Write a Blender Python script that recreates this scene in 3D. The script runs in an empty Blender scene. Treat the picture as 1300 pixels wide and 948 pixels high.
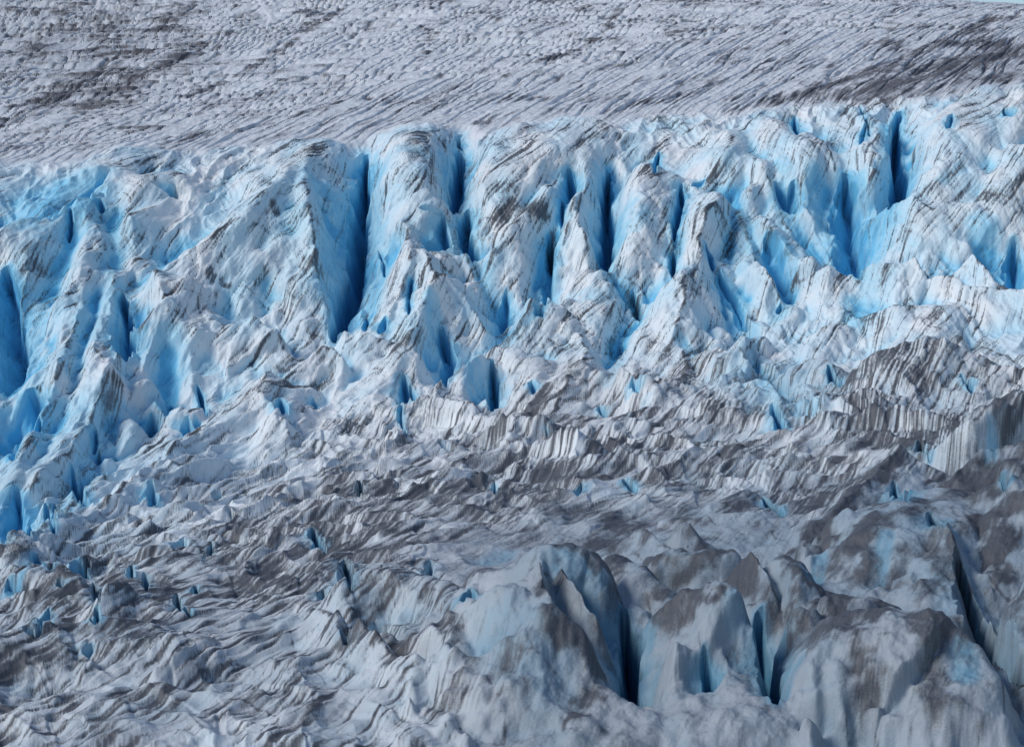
import bpy, math, time
import numpy as np
T0 = time.time()
Q = 1.0                      # grid density
rng = np.random.default_rng(7)
f32 = np.float32

# ------------------------------------------------------------------ camera model
F = 2932.0; PITCH = math.radians(-4.0)
cp, sp_ = math.cos(PITCH), math.sin(PITCH)
def ray(px, py):
    cx = (px-650.0)/F; cy = (474.0-py)/F
    return cx, cp - cy*sp_, sp_ + cy*cp          # x, y, z of the direction
def project(P):
    dep = P[..., 1]*cp + P[..., 2]*sp_
    up = -P[..., 1]*sp_ + P[..., 2]*cp
    return 650.0 + F*P[..., 0]/dep, 474.0 - F*up/dep, dep

# ------------------------------------------------------------------ the slope: stations (row, distance) at three columns
ST = np.array([
 # rowL rowC rowR   yL   yC   yR
 (1180,1180,1180, 235, 235, 235),
 ( 960, 960, 960, 283, 275, 275),
 ( 862, 862, 862, 305, 300, 297),
 ( 790, 785, 780, 335, 325, 316),
 ( 765, 710, 668, 358, 352, 342),
 ( 733, 622, 590, 384, 410, 402),
 ( 702, 562, 532, 404, 452, 438),
 ( 645, 512, 484, 421, 477, 462),
 ( 500, 420, 382, 455, 503, 493),
 ( 340, 300, 252, 492, 531, 530),
 ( 250, 205, 152, 516, 553, 556),
 ( 207, 160, 110, 537, 567, 571),
 ( 172, 128,  82, 574, 602, 604),
 ( 100,  70,  38, 645, 668, 662),
 (  20,  10,  10, 730, 738, 705),
 ( -35, -30,   5, 805, 800, 742),
 ( -40, -30,  40, 900, 880, 860),
 ( -10,   0,  90, 1000, 1000, 1000)], float)
NS = len(ST)
kd = np.linspace(0, NS-1, 1701)
def smooth1(a, n):
    w = np.hanning(2*n+3)[1:-1]; w /= w.sum()
    ap = np.concatenate([2*a[0]-a[n:0:-1], a, 2*a[-1]-a[-2:-n-2:-1]])
    return np.convolve(ap, w, 'valid')
TB = [smooth1(np.interp(kd, np.arange(NS), ST[:, c]), 70) for c in range(6)]
def table(px, k):
    u = np.clip(px, -160, 1460)/650.0 - 1.0
    L = u*(u-1)/2; Cc = 1-u*u; R = u*(u+1)/2
    t = np.clip(k/(NS-1)*1700, 0, 1699.999); i = t.astype(int); fr = t-i
    g = [b[i]*(1-fr)+b[i+1]*fr for b in TB]
    return L*g[0]+Cc*g[1]+R*g[2], L*g[3]+Cc*g[4]+R*g[5]
def base(px, k):
    row, y = table(px, k)
    dx, dy, dz = ray(px, row)
    t = y/dy
    return np.stack([dx*t, y, dz*t], -1)
_c = base(np.full(1701, 650.0), kd)
_sl = np.arctan2(np.gradient(_c[:, 2]), np.gradient(_c[:, 1]))
_al = smooth1(np.clip(_sl, math.radians(8), math.radians(36)), 90)
def dirD(k):
    a = np.interp(k, kd, _al)
    return np.stack([np.zeros_like(a), -np.sin(a), np.cos(a)], -1)

def solve(px, py, h):
    p = px
    for _ in range(4):
        P = base(np.full(1701, p), kd) + h*dirD(kd)
        qx, qy, dep = project(P)
        s = qy - py
        idx = np.where((s[:-1] > 0) & (s[1:] <= 0))[0]
        if len(idx) == 0: i = int(np.argmin(abs(s))); k = kd[i]; ex = qx[i]
        else:
            i = idx[0]; fr = s[i]/(s[i]-s[i+1]); k = kd[i]+fr*(kd[i+1]-kd[i]); ex = qx[i]
        p += px-ex
    return p, k

# ------------------------------------------------------------------ grid
def span(a, b, s): return np.arange(a, b-1e-6, s)
PX = np.concatenate([span(-420, -30, 8/Q), span(-30, 1330, 1.12/Q), span(1330, 1728, 8/Q)])
rows = np.concatenate([span(-1140, -962, 6/Q), span(-962, -862, 1.2/Q), span(-862, 8, 0.74/Q)])*-1
rc = TB[1]; top = int(np.argmin(rc[:1510]))
kk = np.interp(-rows, -rc[:1450], kd[:1450])
kk = np.concatenate([kk, np.linspace(kk[-1], NS-1, int(46*Q)+2)[1:]])
NI, NJ = len(kk), len(PX)
PXg, Kg = np.meshgrid(PX, kk)
B = base(PXg, Kg).astype(f32)
Dv = dirD(kk).astype(f32)[:, None, :]
BPX, BROW, _ = project(B)
V = np.cumsum(np.concatenate([[0], np.linalg.norm(np.diff(base(np.full(NI, 650.0), kk), axis=0), axis=1)]))
Ug = B[..., 0]; Vg = np.repeat(V[:, None].astype(f32), NJ, 1)
print('grid', NI, NJ, round(time.time()-T0, 1))

# ------------------------------------------------------------------ noise
GA = rng.uniform(0, 2*np.pi, 65536).astype(f32); GX, GY = np.cos(GA), np.sin(GA); HV = rng.uniform(-1, 1, 65536).astype(f32)
def hsh(a, b): return ((a*73856093) ^ (b*19349663)) & 65535
def n2(x, y, seed=0):
    x = x.astype(f32)+f32(seed*17.3); y = y.astype(f32)+f32(seed*9.7)
    xi = np.floor(x).astype(np.int32); yi = np.floor(y).astype(np.int32); fx = x-xi; fy = y-yi
    u = fx*fx*fx*(fx*(fx*6-15)+10); v = fy*fy*fy*(fy*(fy*6-15)+10)
    def g(dx, dy):
        h = hsh(xi+dx+seed*101, yi+dy); return GX[h]*(fx-dx)+GY[h]*(fy-dy)
    a = g(0, 0); b = g(1, 0); c = g(0, 1); d = g(1, 1)
    a += u*(b-a); c += u*(d-c)
    return (a+v*(c-a))*f32(1.5)
def fbm(x, y, oct=3, seed=0, gain=.5):
    s = 0; a = 1
    for o in range(oct):
        s = s + a*n2(x*2**o, y*2**o, seed+o*7); a *= gain
    return s
def n3(p, sc, seed=0):
    q = p*f32(sc)+f32(seed*13.7); i = np.floor(q).astype(np.int32); fr = q-i; fr = fr*fr*(3-2*fr)
    out = 0
    for dz in (0, 1):
        for dy in (0, 1):
            h0 = ((i[..., 1]+dy)*19349663) ^ ((i[..., 2]+dz)*83492791)
            w = (fr[..., 1] if dy else 1-fr[..., 1])*(fr[..., 2] if dz else 1-fr[..., 2])
            v0 = HV[((i[..., 0]*73856093) ^ h0) & 65535]; v1 = HV[(((i[..., 0]+1)*73856093) ^ h0) & 65535]
            out = out + w*(v0+fr[..., 0]*(v1-v0))
    return out
def box(a, n, ax):
    if n < 1: return a
    a = np.moveaxis(a, ax, 0); pad = np.concatenate([np.repeat(a[:1], n+1, 0), a, np.repeat(a[-1:], n, 0)])
    c = np.cumsum(pad, 0, dtype=np.float64); r = ((c[2*n+1:]-c[:-2*n-1])/(2*n+1)).astype(f32)
    return np.moveaxis(r, 0, ax)
def blur(a, n, m=None):
    m = n if m is None else m
    for _ in range(2): a = box(box(a, int(n*Q), 0), int(m*Q), 1)
    return a
def sst(a, b, x):
    t = np.clip((x-a)/(b-a), 0, 1); return t*t*(3-2*t)
def blobs(lst):
    s = np.zeros((NI, NJ), f32)
    for x, y, rx, ry, amp, *an in lst:
        dx = BPX-x; dy = BROW-y
        if an: c, sn = math.cos(math.radians(an[0])), math.sin(math.radians(an[0])); dx, dy = dx*c-dy*sn, dx*sn+dy*c
        s += (amp*np.exp(-((dx/rx)**2+(dy/ry)**2))).astype(f32)
    return s

# zones by station
Kn = Kg+.16*n2(Ug/16, Vg/40, 90)+.10*n2(Ug/5, Vg/9, 91)
Lip = sst(10.72, 11.12, Kn).astype(f32)               # 1 on the snowfield
Fall = (sst(6.4, 7.6, Kg)*(1-Lip)).astype(f32)        # 1 on the icefall
Fore = (1-sst(3.6, 5.2, Kg)).astype(f32)
ForeR = Fore*sst(500, 660, BPX).astype(f32)
Low = (1-Fall-Lip).clip(0, 1)

# ------------------------------------------------------------------ ice features: crest nodes (x, y on the photo's grid, height over the slope in metres)
# nodes run left to right or bottom to top; wl / wr: reach of the left (or far) and right (or near) flank
G1 = 'seracs along the lip of the icefall'; G2 = 'ice fins in the broken middle of the icefall'; G3 = 'seracs at the foot of the icefall'
G4 = 'ridges and cliffs on the dirty lower ice'; G5 = 'large seracs in the near right corner'
OBJ = {}; RIDGES = []
def add(name, label, cat, grp, *rs):
    key = len(OBJ); OBJ[key] = (name, label, cat, grp)
    for nodes, wl, wr, prof in rs: RIDGES.append((key, nodes, wl, wr, prof) if grp != G5 else (key, nodes, max(wl, 4.5), max(wr, 5), prof))
# --- lip, left to right
add('serac', 'smooth pale lobe with a dirt-lined crest beside the far-left blue trough', 'serac', G1,
    ([(15,290,4),(72,235,6),(128,206,5),(172,186,1)], 6, 9, 'd'), ([(20,350,3),(48,290,4),(84,250,3)], 5, 7, 'd'))
add('serac', 'long streaked spur sweeping down the left side with a sharp right edge', 'serac', G1,
    ([(40,640,4),(95,562,7),(130,482,9),(148,432,10),(150,385,9),(140,332,7),(126,278,4)], 12, 5, 's'), ([(5,655,4),(36,565,6),(68,470,8),(95,390,8),(114,322,6)], 6, 6, 's'))
add('serac', 'small twin knobs of ice above the long left spur', 'serac', G1,
    ([(90,352,4),(110,316,6),(130,300,5)], 4, 4, 'c'), ([(140,300,4),(160,270,5),(200,262,3)], 5, 6, 'c'))
add('ice_block', 'square block with a smooth blue front under a bent white edge', 'ice block', G2,
    ([(153,420,6),(180,398,8),(208,373,9),(200,348,9),(188,328,7)], 4, 17, 's'), ([(160,345,6),(190,330,7),(222,322,7)], 5, 9, 's'))
add('serac', 'widest serac of the lip, streaked face and blue wall over the deepest crevasse', 'serac', G1,
    ([(200,338,7),(250,310,8),(296,276,10),(336,240,11),(362,214,8)], 8, 19, 's'),
    ([(422,414,5),(404,330,9),(394,262,11),(386,206,8),(400,180,4)], 12, 6, 's'), ([(290,290,8),(318,262,11),(345,250,9)], 4, 5, 'c'))
add('serac', 'low swollen lobe beside the pale pinkish snow ramp', 'serac', G1, ([(140,246,3),(172,222,5),(215,220,4)], 5, 8, 'd'))
add('serac', 'tall round-headed ice tower between the two deepest crevasses of the lip', 'serac', G1,
    ([(548,300,7),(535,250,9),(520,208,10),(524,178,8),(540,163,3)], 10, 9, 'd'),
    ([(470,440,4),(500,390,6),(520,330,9),(515,280,9)], 12, 8, 's'))
add('serac', 'white buttress below the round-headed tower with a tall smooth blue face', 'serac', G2,
    ([(500,475,4),(528,412,7),(553,352,10),(541,318,9)], 15, 9, 'c'), ([(615,415,3),(590,375,6),(560,345,9)], 6, 6, 'c'))
add('ice_fin', 'thin upright fin beside the blue cavity at the tower\'s right shoulder', 'ice fin', G2, ([(600,335,5),(588,296,8),(577,274,7)], 3, 4, 'c'))
add('serac', 'broad dome with curved dirt streaks right of the rounded tower', 'serac', G1,
    ([(618,272,6),(655,215,8),(702,185,7),(740,170,4)], 13, 8, 'd'), ([(612,240,5),(625,190,6),(655,160,4)], 4, 8, 'd'))
add('ice_fin', 'long slanting fin whose dark crest runs under the streaked dome', 'ice fin', G2, ([(603,352,4),(640,292,7),(690,240,8),(713,208,6)], 5, 11, 'c'))
add('ice_fin', 'double pointed white fin left of the straight blue slot', 'ice fin', G2,
    ([(702,335,5),(718,285,8),(733,238,10),(738,225,6)], 5, 6, 'c'), ([(752,345,4),(740,290,9),(735,265,9)], 5, 6, 'c'))
add('serac', 'fluted columns at the lip behind the double pointed fin', 'serac', G1, ([(755,250,5),(748,206,7),(746,184,4)], 4, 4, 'd'), ([(732,225,4),(728,200,5)], 3, 3, 'd'))
add('serac', 'thick bulging white serac right of the straight blue slot', 'serac', G1,
    ([(790,330,6),(800,272,9),(806,232,9),(816,207,7)], 4, 8, 'd'), ([(848,300,6),(854,250,8),(856,224,5)], 6, 4, 'd'))
add('ice_fin', 'small white tooth on the right edge of the bulging serac', 'ice fin', G2, ([(848,310,4),(852,295,7),(855,257,10)], 3.5, 3.5, 'c'))
add('serac', 'shield-shaped serac with a scooped blue-grey front and a bright left flank', 'serac', G2,
    ([(890,345,7),(888,304,9),(901,260,11),(917,246,8)], 16, 7, 'c'))
add('serac', 'lower shield-shaped serac with a dark vertical edge and a mottled front', 'serac', G2,
    ([(846,448,4),(864,398,8),(869,350,10),(884,328,7)], 15, 9, 'c'))
add('ice_ridge', 'steep grey rib falling right of the scooped shield', 'ice ridge', G2, ([(1000,380,4),(966,322,7),(948,274,8),(936,247,7)], 6, 5, 'c'))
add('ice_ridge', 'dark-edged rib between two narrow blue troughs', 'ice ridge', G2, ([(970,408,3),(936,362,6),(912,330,6)], 3.5, 5, 'c'))
add('ice_ridge', 'thin curved rib with a small blue window beside it', 'ice ridge', G2, ([(1022,328,4),(992,296,7),(971,272,8),(960,266,6)], 4, 6, 'c'))
add('serac', 'bright striped peak high in the centre right of the fall', 'serac', G1, ([(892,236,3),(914,202,6),(926,181,7),(930,168,4)], 9, 5, 's'), ([(922,235,4),(938,200,6),(948,190,5)], 3, 4, 'c'))
add('serac', 'leaning slab with a smooth light-blue front behind the ribs', 'serac', G1, ([(1002,272,4),(977,218,7),(965,202,8),(958,200,5)], 4, 8, 's'), ([(940,270,5),(956,226,7)], 4, 4, 'c'))
add('serac', 'wide rumpled dome at the lip right of the striped peak', 'serac', G1, ([(1008,250,4),(1018,210,7),(1022,183,7),(992,158,4)], 8, 7, 'd'))
add('ice_block', 'chalk-white chunk wedged at the lip below a small blue slit', 'ice block', G1, ([(1070,245,4),(1064,205,6),(1040,172,6)], 3.5, 5, 's'))
add('ice_fin', 'slender tower with a sheer deep-blue wall on its right', 'ice fin', G1, ([(1092,232,5),(1112,202,8),(1140,163,9),(1132,140,6)], 11, 3.2, 's'))
add('serac', 'great slanting slab of streaked grey ice right of the deep-blue gash', 'serac', G1,
    ([(1158,262,6),(1176,205,8),(1198,150,7),(1235,124,3)], 4.5, 17, 'd'))
add('serac', 'folded lobes at the lip in the far upper right', 'serac', G1, ([(1222,185,3),(1240,150,5),(1262,122,3)], 6, 6, 'd'), ([(1270,180,4),(1288,140,5),(1300,112,3)], 5, 6, 'd'))
add('serac', 'smooth lobe lying against the slanting slab at the right edge', 'serac', G1, ([(1255,265,5),(1284,216,7),(1305,188,7)], 8, 8, 'd'))
add('ice_block', 'pale flat-topped wall of blue-white ice below the slanting slab', 'ice block', G2, ([(1108,262,4),(1138,241,8),(1160,242,8),(1184,262,7),(1202,250,7),(1240,252,7)], 4, 13, 's'))
add('ice_fin', 'triangular white tooth with a dirty back near the right edge', 'ice fin', G3, ([(1208,350,3),(1236,320,7),(1262,352,5),(1286,366,3)], 3, 6, 'c'))
add('ice_fin', 'serrated curtain of ice with a hollow pale face over a blue pool of shade', 'ice fin', G3,
    ([(1032,350,4),(1054,335,7),(1075,340,6),(1098,332,7),(1122,326,8),(1142,332,7),(1162,326,8),(1170,345,6)], 3, 15, 'c'))
add('ice_ridge', 'long dark-topped crest running right from the serrated curtain', 'ice ridge', G3, ([(1172,360,4),(1190,348,6),(1206,348,6),(1224,361,5),(1262,364,5),(1310,368,4)], 3, 11, 'c'))
add('ice_fin', 'small white peak at the left end of the serrated curtain', 'ice fin', G3, ([(1004,352,4),(1021,321,7),(1034,323,7),(1046,342,4)], 3, 7, 'c'))
add('ice_ridge', 'low scalloped crest in front of the serrated curtain', 'ice ridge', G3, ([(1078,404,3),(1108,396,4),(1137,386,6),(1165,387,5),(1192,391,4)], 3, 12, 'c'))
# --- front rows, left
add('ice_fin', 'wide ragged-topped white wall standing before the dark crevasse foot', 'ice fin', G3,
    ([(218,430,4),(231,402,7),(248,412,5),(266,405,6),(308,410,6),(322,401,9),(352,418,8),(358,442,5)], 3, 19, 'c'))
add('ice_ridge', 'long sweeping white ramp rising to a sharp peak', 'ice ridge', G3,
    ([(200,580,2),(262,547,4),(303,517,5),(324,497,7),(340,472,7)], 8, 11, 'c'), ([(368,565,3),(348,522,5),(325,497,7)], 9, 3, 'c'))
add('ice_fin', 'curled white fin with a thin brown rim', 'ice fin', G3, ([(360,478,3),(384,456,5),(408,437,7),(421,439,7),(433,454,6),(430,478,3)], 3, 8, 'c'))
add('serac', 'pair of snowy humps at the mouth of the deepest crevasse', 'serac', G3, ([(422,434,4),(437,413,7),(449,421,6),(459,416,7),(478,428,6),(502,433,5),(522,448,4),(530,475,3)], 4, 15, 'c'))
add('ice_block', 'cluster of lumpy blue-white blocks below the square block', 'ice block', G3,
    ([(148,505,3),(164,482,6),(186,480,6),(196,496,4)], 4, 6, 'd'), ([(190,512,4),(198,500,6),(216,514,5),(236,520,5),(262,522,3)], 3, 7, 'c'))
add('ice_mound', 'smooth rounded plate of ice beside the curved blue slit', 'ice mound', G3, ([(108,572,3),(124,542,5),(142,532,5)], 6, 7, 'd'))
add('ice_ridge', 'pale rib between the small blue slits low on the far left', 'ice ridge', G3, ([(48,712,3),(78,655,5),(108,615,4)], 5, 6, 's'))
add('ice_ridge', 'dirt-lined rib climbing right below the lumpy blue-white blocks', 'ice ridge', G3, ([(120,680,2),(172,628,5),(215,590,5),(250,556,3)], 6, 8, 'c'))
add('ice_mound', 'low broken hump at the very foot of the far-left ice', 'ice mound', G3, ([(-10,720,4),(20,696,6),(48,700,4)], 5, 7, 'c'))
# --- front rows, centre
add('ice_fin', 'tall bright white fin with a steep left edge in the centre', 'ice fin', G3, ([(622,447,5),(650,410,8),(681,370,11),(691,357,10),(705,375,6)], 5, 14, 's'))
add('ice_block', 'curved rim of ice around a glowing blue recess', 'ice block', G3, ([(553,514,3),(560,488,5),(585,461,7),(611,444,8),(622,446,6)], 3, 6, 's'))
add('ice_ridge', 'low white apron with a brown crest under the blue recess', 'ice ridge', G3, ([(472,508,3),(497,505,4),(540,515,4),(562,515,5),(577,525,4),(606,542,2)], 2.5, 8, 'c'))
add('ice_mound', 'dirt-smeared hump below the bright white fin', 'ice mound', G3, ([(640,532,2),(664,492,5),(682,468,6)], 10, 6, 'd'))
add('ice_ridge', 'streaked white ramp with a slanted top left of the brown-edged shield', 'ice ridge', G3, ([(698,548,2),(728,492,5),(746,452,6),(738,425,5)], 13, 6, 's'))
add('ice_fin', 'brown-edged shield with small blue slits', 'ice fin', G3, ([(752,492,3),(775,488,5),(795,493,5),(816,500,5),(820,512,3)], 2.5, 9, 'c'))
add('ice_fin', 'smooth pale flank sloping left from the lower shield-shaped serac', 'ice fin', G3, ([(776,458,4),(796,431,6),(830,410,6),(864,398,6)], 3, 13, 'c'), ([(864,505,2),(871,462,4),(862,438,4)], 9, 3, 'c'))
add('ice_mound', 'rumpled grey saddle between the central fins', 'ice mound', G3, ([(742,440,3),(752,385,5),(766,346,6),(786,326,5)], 8, 7, 'd'))
add('ice_ridge', 'long rolling crest curving round a soft blue hollow', 'ice ridge', G3,
    ([(872,453,3),(905,447,4),(930,452,5),(947,470,5),(976,500,4),(1002,524,3),(1050,523,3),(1085,530,2)], 4, 12, 'c'), ([(935,538,2),(934,480,4)], 12, 6, 'c'))
add('ice_block', 'small chalky knob perched above the soft blue hollow', 'ice block', G3, ([(930,448,4),(945,430,6),(957,418,6)], 3, 3.5, 'd'))
add('ice_mound', 'smooth egg-shaped bulge left of the scalloped crest', 'ice mound', G3, ([(1036,440,3),(1050,413,5),(1064,412,4)], 4, 5, 'd'), ([(1010,474,3),(1035,458,4),(1052,480,3)], 4, 5, 'd'))
add('ice_mound', 'broad dirt-streaked dome on the right above the grey shelf', 'ice mound', G3, ([(1080,508,2),(1120,472,5),(1160,455,6),(1200,456,6),(1226,470,4)], 7, 15, 'd'))
add('ice_ridge', 'slope of pale ice with dark slanting streaks below the long crest', 'ice ridge', G3, ([(1160,455,3),(1178,418,5),(1193,392,5)], 9, 8, 'd'))
# --- lower ice
add('ice_cliff', 'pair of scalloped small cliffs with hanging dark streaks', 'ice cliff', G4, ([(628,562,2),(650,552,3.5),(673,556,3)], 3, 3, 'w'), ([(676,556,3),(692,552,3.5),(708,560,2)], 3, 3, 'w'))
add('ice_cliff', 'crumbled grey cliff split by a white chute', 'ice cliff', G4, ([(690,575,2.5),(718,572,3.5),(745,575,3)], 4, 4, 'w'))
add('ice_cliff', 'fluted white cliff under a dark cap on the right shelf', 'ice cliff', G4, ([(1052,553,2.5),(1092,545,3.2),(1140,543,3.2),(1166,546,3)], 6, 2.2, 'w'))
add('ice_cliff', 'thin broken white ledges at the left end of the right shelf', 'ice cliff', G4, ([(900,546,1.5),(936,538,2.5),(988,546,2)], 4, 2.5, 'w'))
add('ice_cliff', 'sheer pale wall with one broad blue band at the right edge', 'ice cliff', G4, ([(1178,592,3),(1230,563,7),(1290,533,9),(1345,512,9)], 8, 2.4, 'w'))
add('ice_ridge', 'dark-backed ridge in front of the sheer pale wall', 'ice ridge', G4, ([(1165,640,3),(1208,610,6),(1250,583,8),(1290,570,9),(1315,576,9)], 3, 13, 's'))
add('ice_ridge', 'sooty pointed ridge below the dark-backed one', 'ice ridge', G4, ([(1196,650,4),(1240,625,7),(1280,608,9),(1310,606,8)], 3, 15, 's'))
add('ice_ridge', 'smooth grey shoulder with a silt-filled groove', 'ice ridge', G4, ([(1000,705,1),(1060,650,4),(1112,605,5),(1136,591,5)], 6, 8, 's'))
add('serac', 'broad rounded buttress marked by a wide vertical blue stripe', 'serac', G5, ([(1095,745,4),(1122,682,8),(1152,642,8),(1180,634,6)], 12, 15, 'd'))
add('serac', 'tall pale buttress with a black gully along its right side', 'serac', G5, ([(1282,835,5),(1248,762,8),(1224,702,10),(1209,676,10),(1186,662,7)], 15, 4, 's'))
add('serac', 'shaded rounded serac cut by the right edge', 'serac', G5, ([(1278,812,8),(1288,745,10),(1318,718,11)], 4.5, 8, 'd'))
add('serac', 'dark silt-topped serac above the black gully on the right edge', 'serac', G5, ([(1262,720,4),(1280,660,7),(1310,630,9)], 7, 7, 'd'))
# --- near corner
add('serac', 'big near dome with grey dusting and a round blue hollow on its right', 'serac', G5,
    ([(1000,815,5),(1048,786,9),(1110,780,11),(1180,776,12),(1217,796,10),(1246,845,8)], 4, 15, 'd'))
add('ice_fin', 'dark pointed fin behind the left end of the near dome', 'ice fin', G5, ([(990,800,5),(1008,757,9),(1026,768,8),(1052,784,6)], 3, 5, 'c'))
add('ice_cliff', 'low white wall with a ragged dark top behind the near dome', 'ice cliff', G5, ([(1044,770,5),(1064,763,7),(1110,767,6),(1132,777,5)], 3, 4, 'w'))
add('ice_fin', 'black-capped white peak behind the right part of the near dome', 'ice fin', G5, ([(1160,776,6),(1190,760,9),(1206,764,9),(1224,800,6)], 3, 4.5, 'c'))
add('ice_mound', 'dirty rounded stub between the black-capped peak and the gully', 'ice mound', G5, ([(1230,802,6),(1253,785,8),(1270,798,8),(1272,835,5)], 3, 5, 'd'))
add('serac', 'squared serac with a dirty sloping top and two pale faces', 'serac', G5,
    ([(812,772,8),(826,758,10),(880,749,11),(940,728,14),(951,748,12),(972,798,9),(984,860,6)], 3, 17, 's'))
add('serac', 'largest near serac, a bright left face below a rounded blue crown', 'serac', G5,
    ([(640,728,7),(684,702,12),(720,693,13),(752,702,12),(778,728,10),(792,758,7)], 4, 8, 'd'),
    ([(775,850,5),(737,802,9),(706,766,12),(687,732,13),(690,714,11)], 17, 5, 's'), ([(786,832,5),(757,782,9),(736,746,11),(702,724,11)], 5, 6, 's'))
add('ice_fin', 'narrow light-blue rib right of the rounded blue crown', 'ice fin', G5, ([(840,757,6),(812,731,8),(782,710,7)], 4, 4, 'd'))
add('ice_cliff', 'short cliff with black vertical streaks behind the squared serac', 'ice cliff', G5, ([(836,712,5),(850,701,7),(885,705,7),(918,706,7)], 3, 4, 'w'))
add('ice_fin', 'grey double fin behind the squared serac\'s peak', 'ice fin', G5, ([(924,737,5),(944,709,8),(958,703,9),(976,740,7),(990,772,4)], 4, 6, 'c'))
add('ice_fin', 'dark hollow-sided fin leaning right beside the grey double fin', 'ice fin', G5, ([(984,722,5),(1000,708,8),(1022,726,8),(1048,757,5)], 3, 5, 'd'))
add('ice_fin', 'small grey pyramid on the dirty ice behind the short cliff', 'ice fin', G4, ([(844,697,2),(862,666,5),(876,665,5),(892,697,2)], 3, 5, 'c'))
add('ice_ridge', 'low blue-white wave of ice behind the largest near serac', 'ice ridge', G4, ([(786,692,2),(806,674,4),(830,688,3.5),(852,700,3)], 3, 6, 'c'))
add('ice_ridge', 'arched dirty ridge roofing a dark hollow', 'ice ridge', G4, ([(412,775,2),(440,757,4),(500,740,5),(560,748,5),(592,778,4)], 6, 5, 'd'))
add('ice_ridge', 'slanting grey rib below the dark hollow', 'ice ridge', G4, ([(400,800,2),(430,794,4),(480,820,4),(535,856,3)], 3, 5, 'c'))
add('ice_mound', 'long low swell of streaked grey ice in the near left corner', 'ice mound', G4, ([(-30,850,2),(60,816,3.5),(110,808,3.5),(165,818,2.5),(220,832,2)], 5, 9, 'd'))
add('ice_mound', 'cratered small mound with a round smooth blue dent', 'ice mound', G4, ([(118,790,2),(136,762,4),(166,756,4),(192,772,2)], 3, 5, 'c'))
add('ice_mound', 'frost-pale rippled knoll left of the dented mound', 'ice mound', G4, ([(10,750,2),(45,740,4),(74,739,4),(92,772,2)], 4, 6, 'd'))

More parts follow.
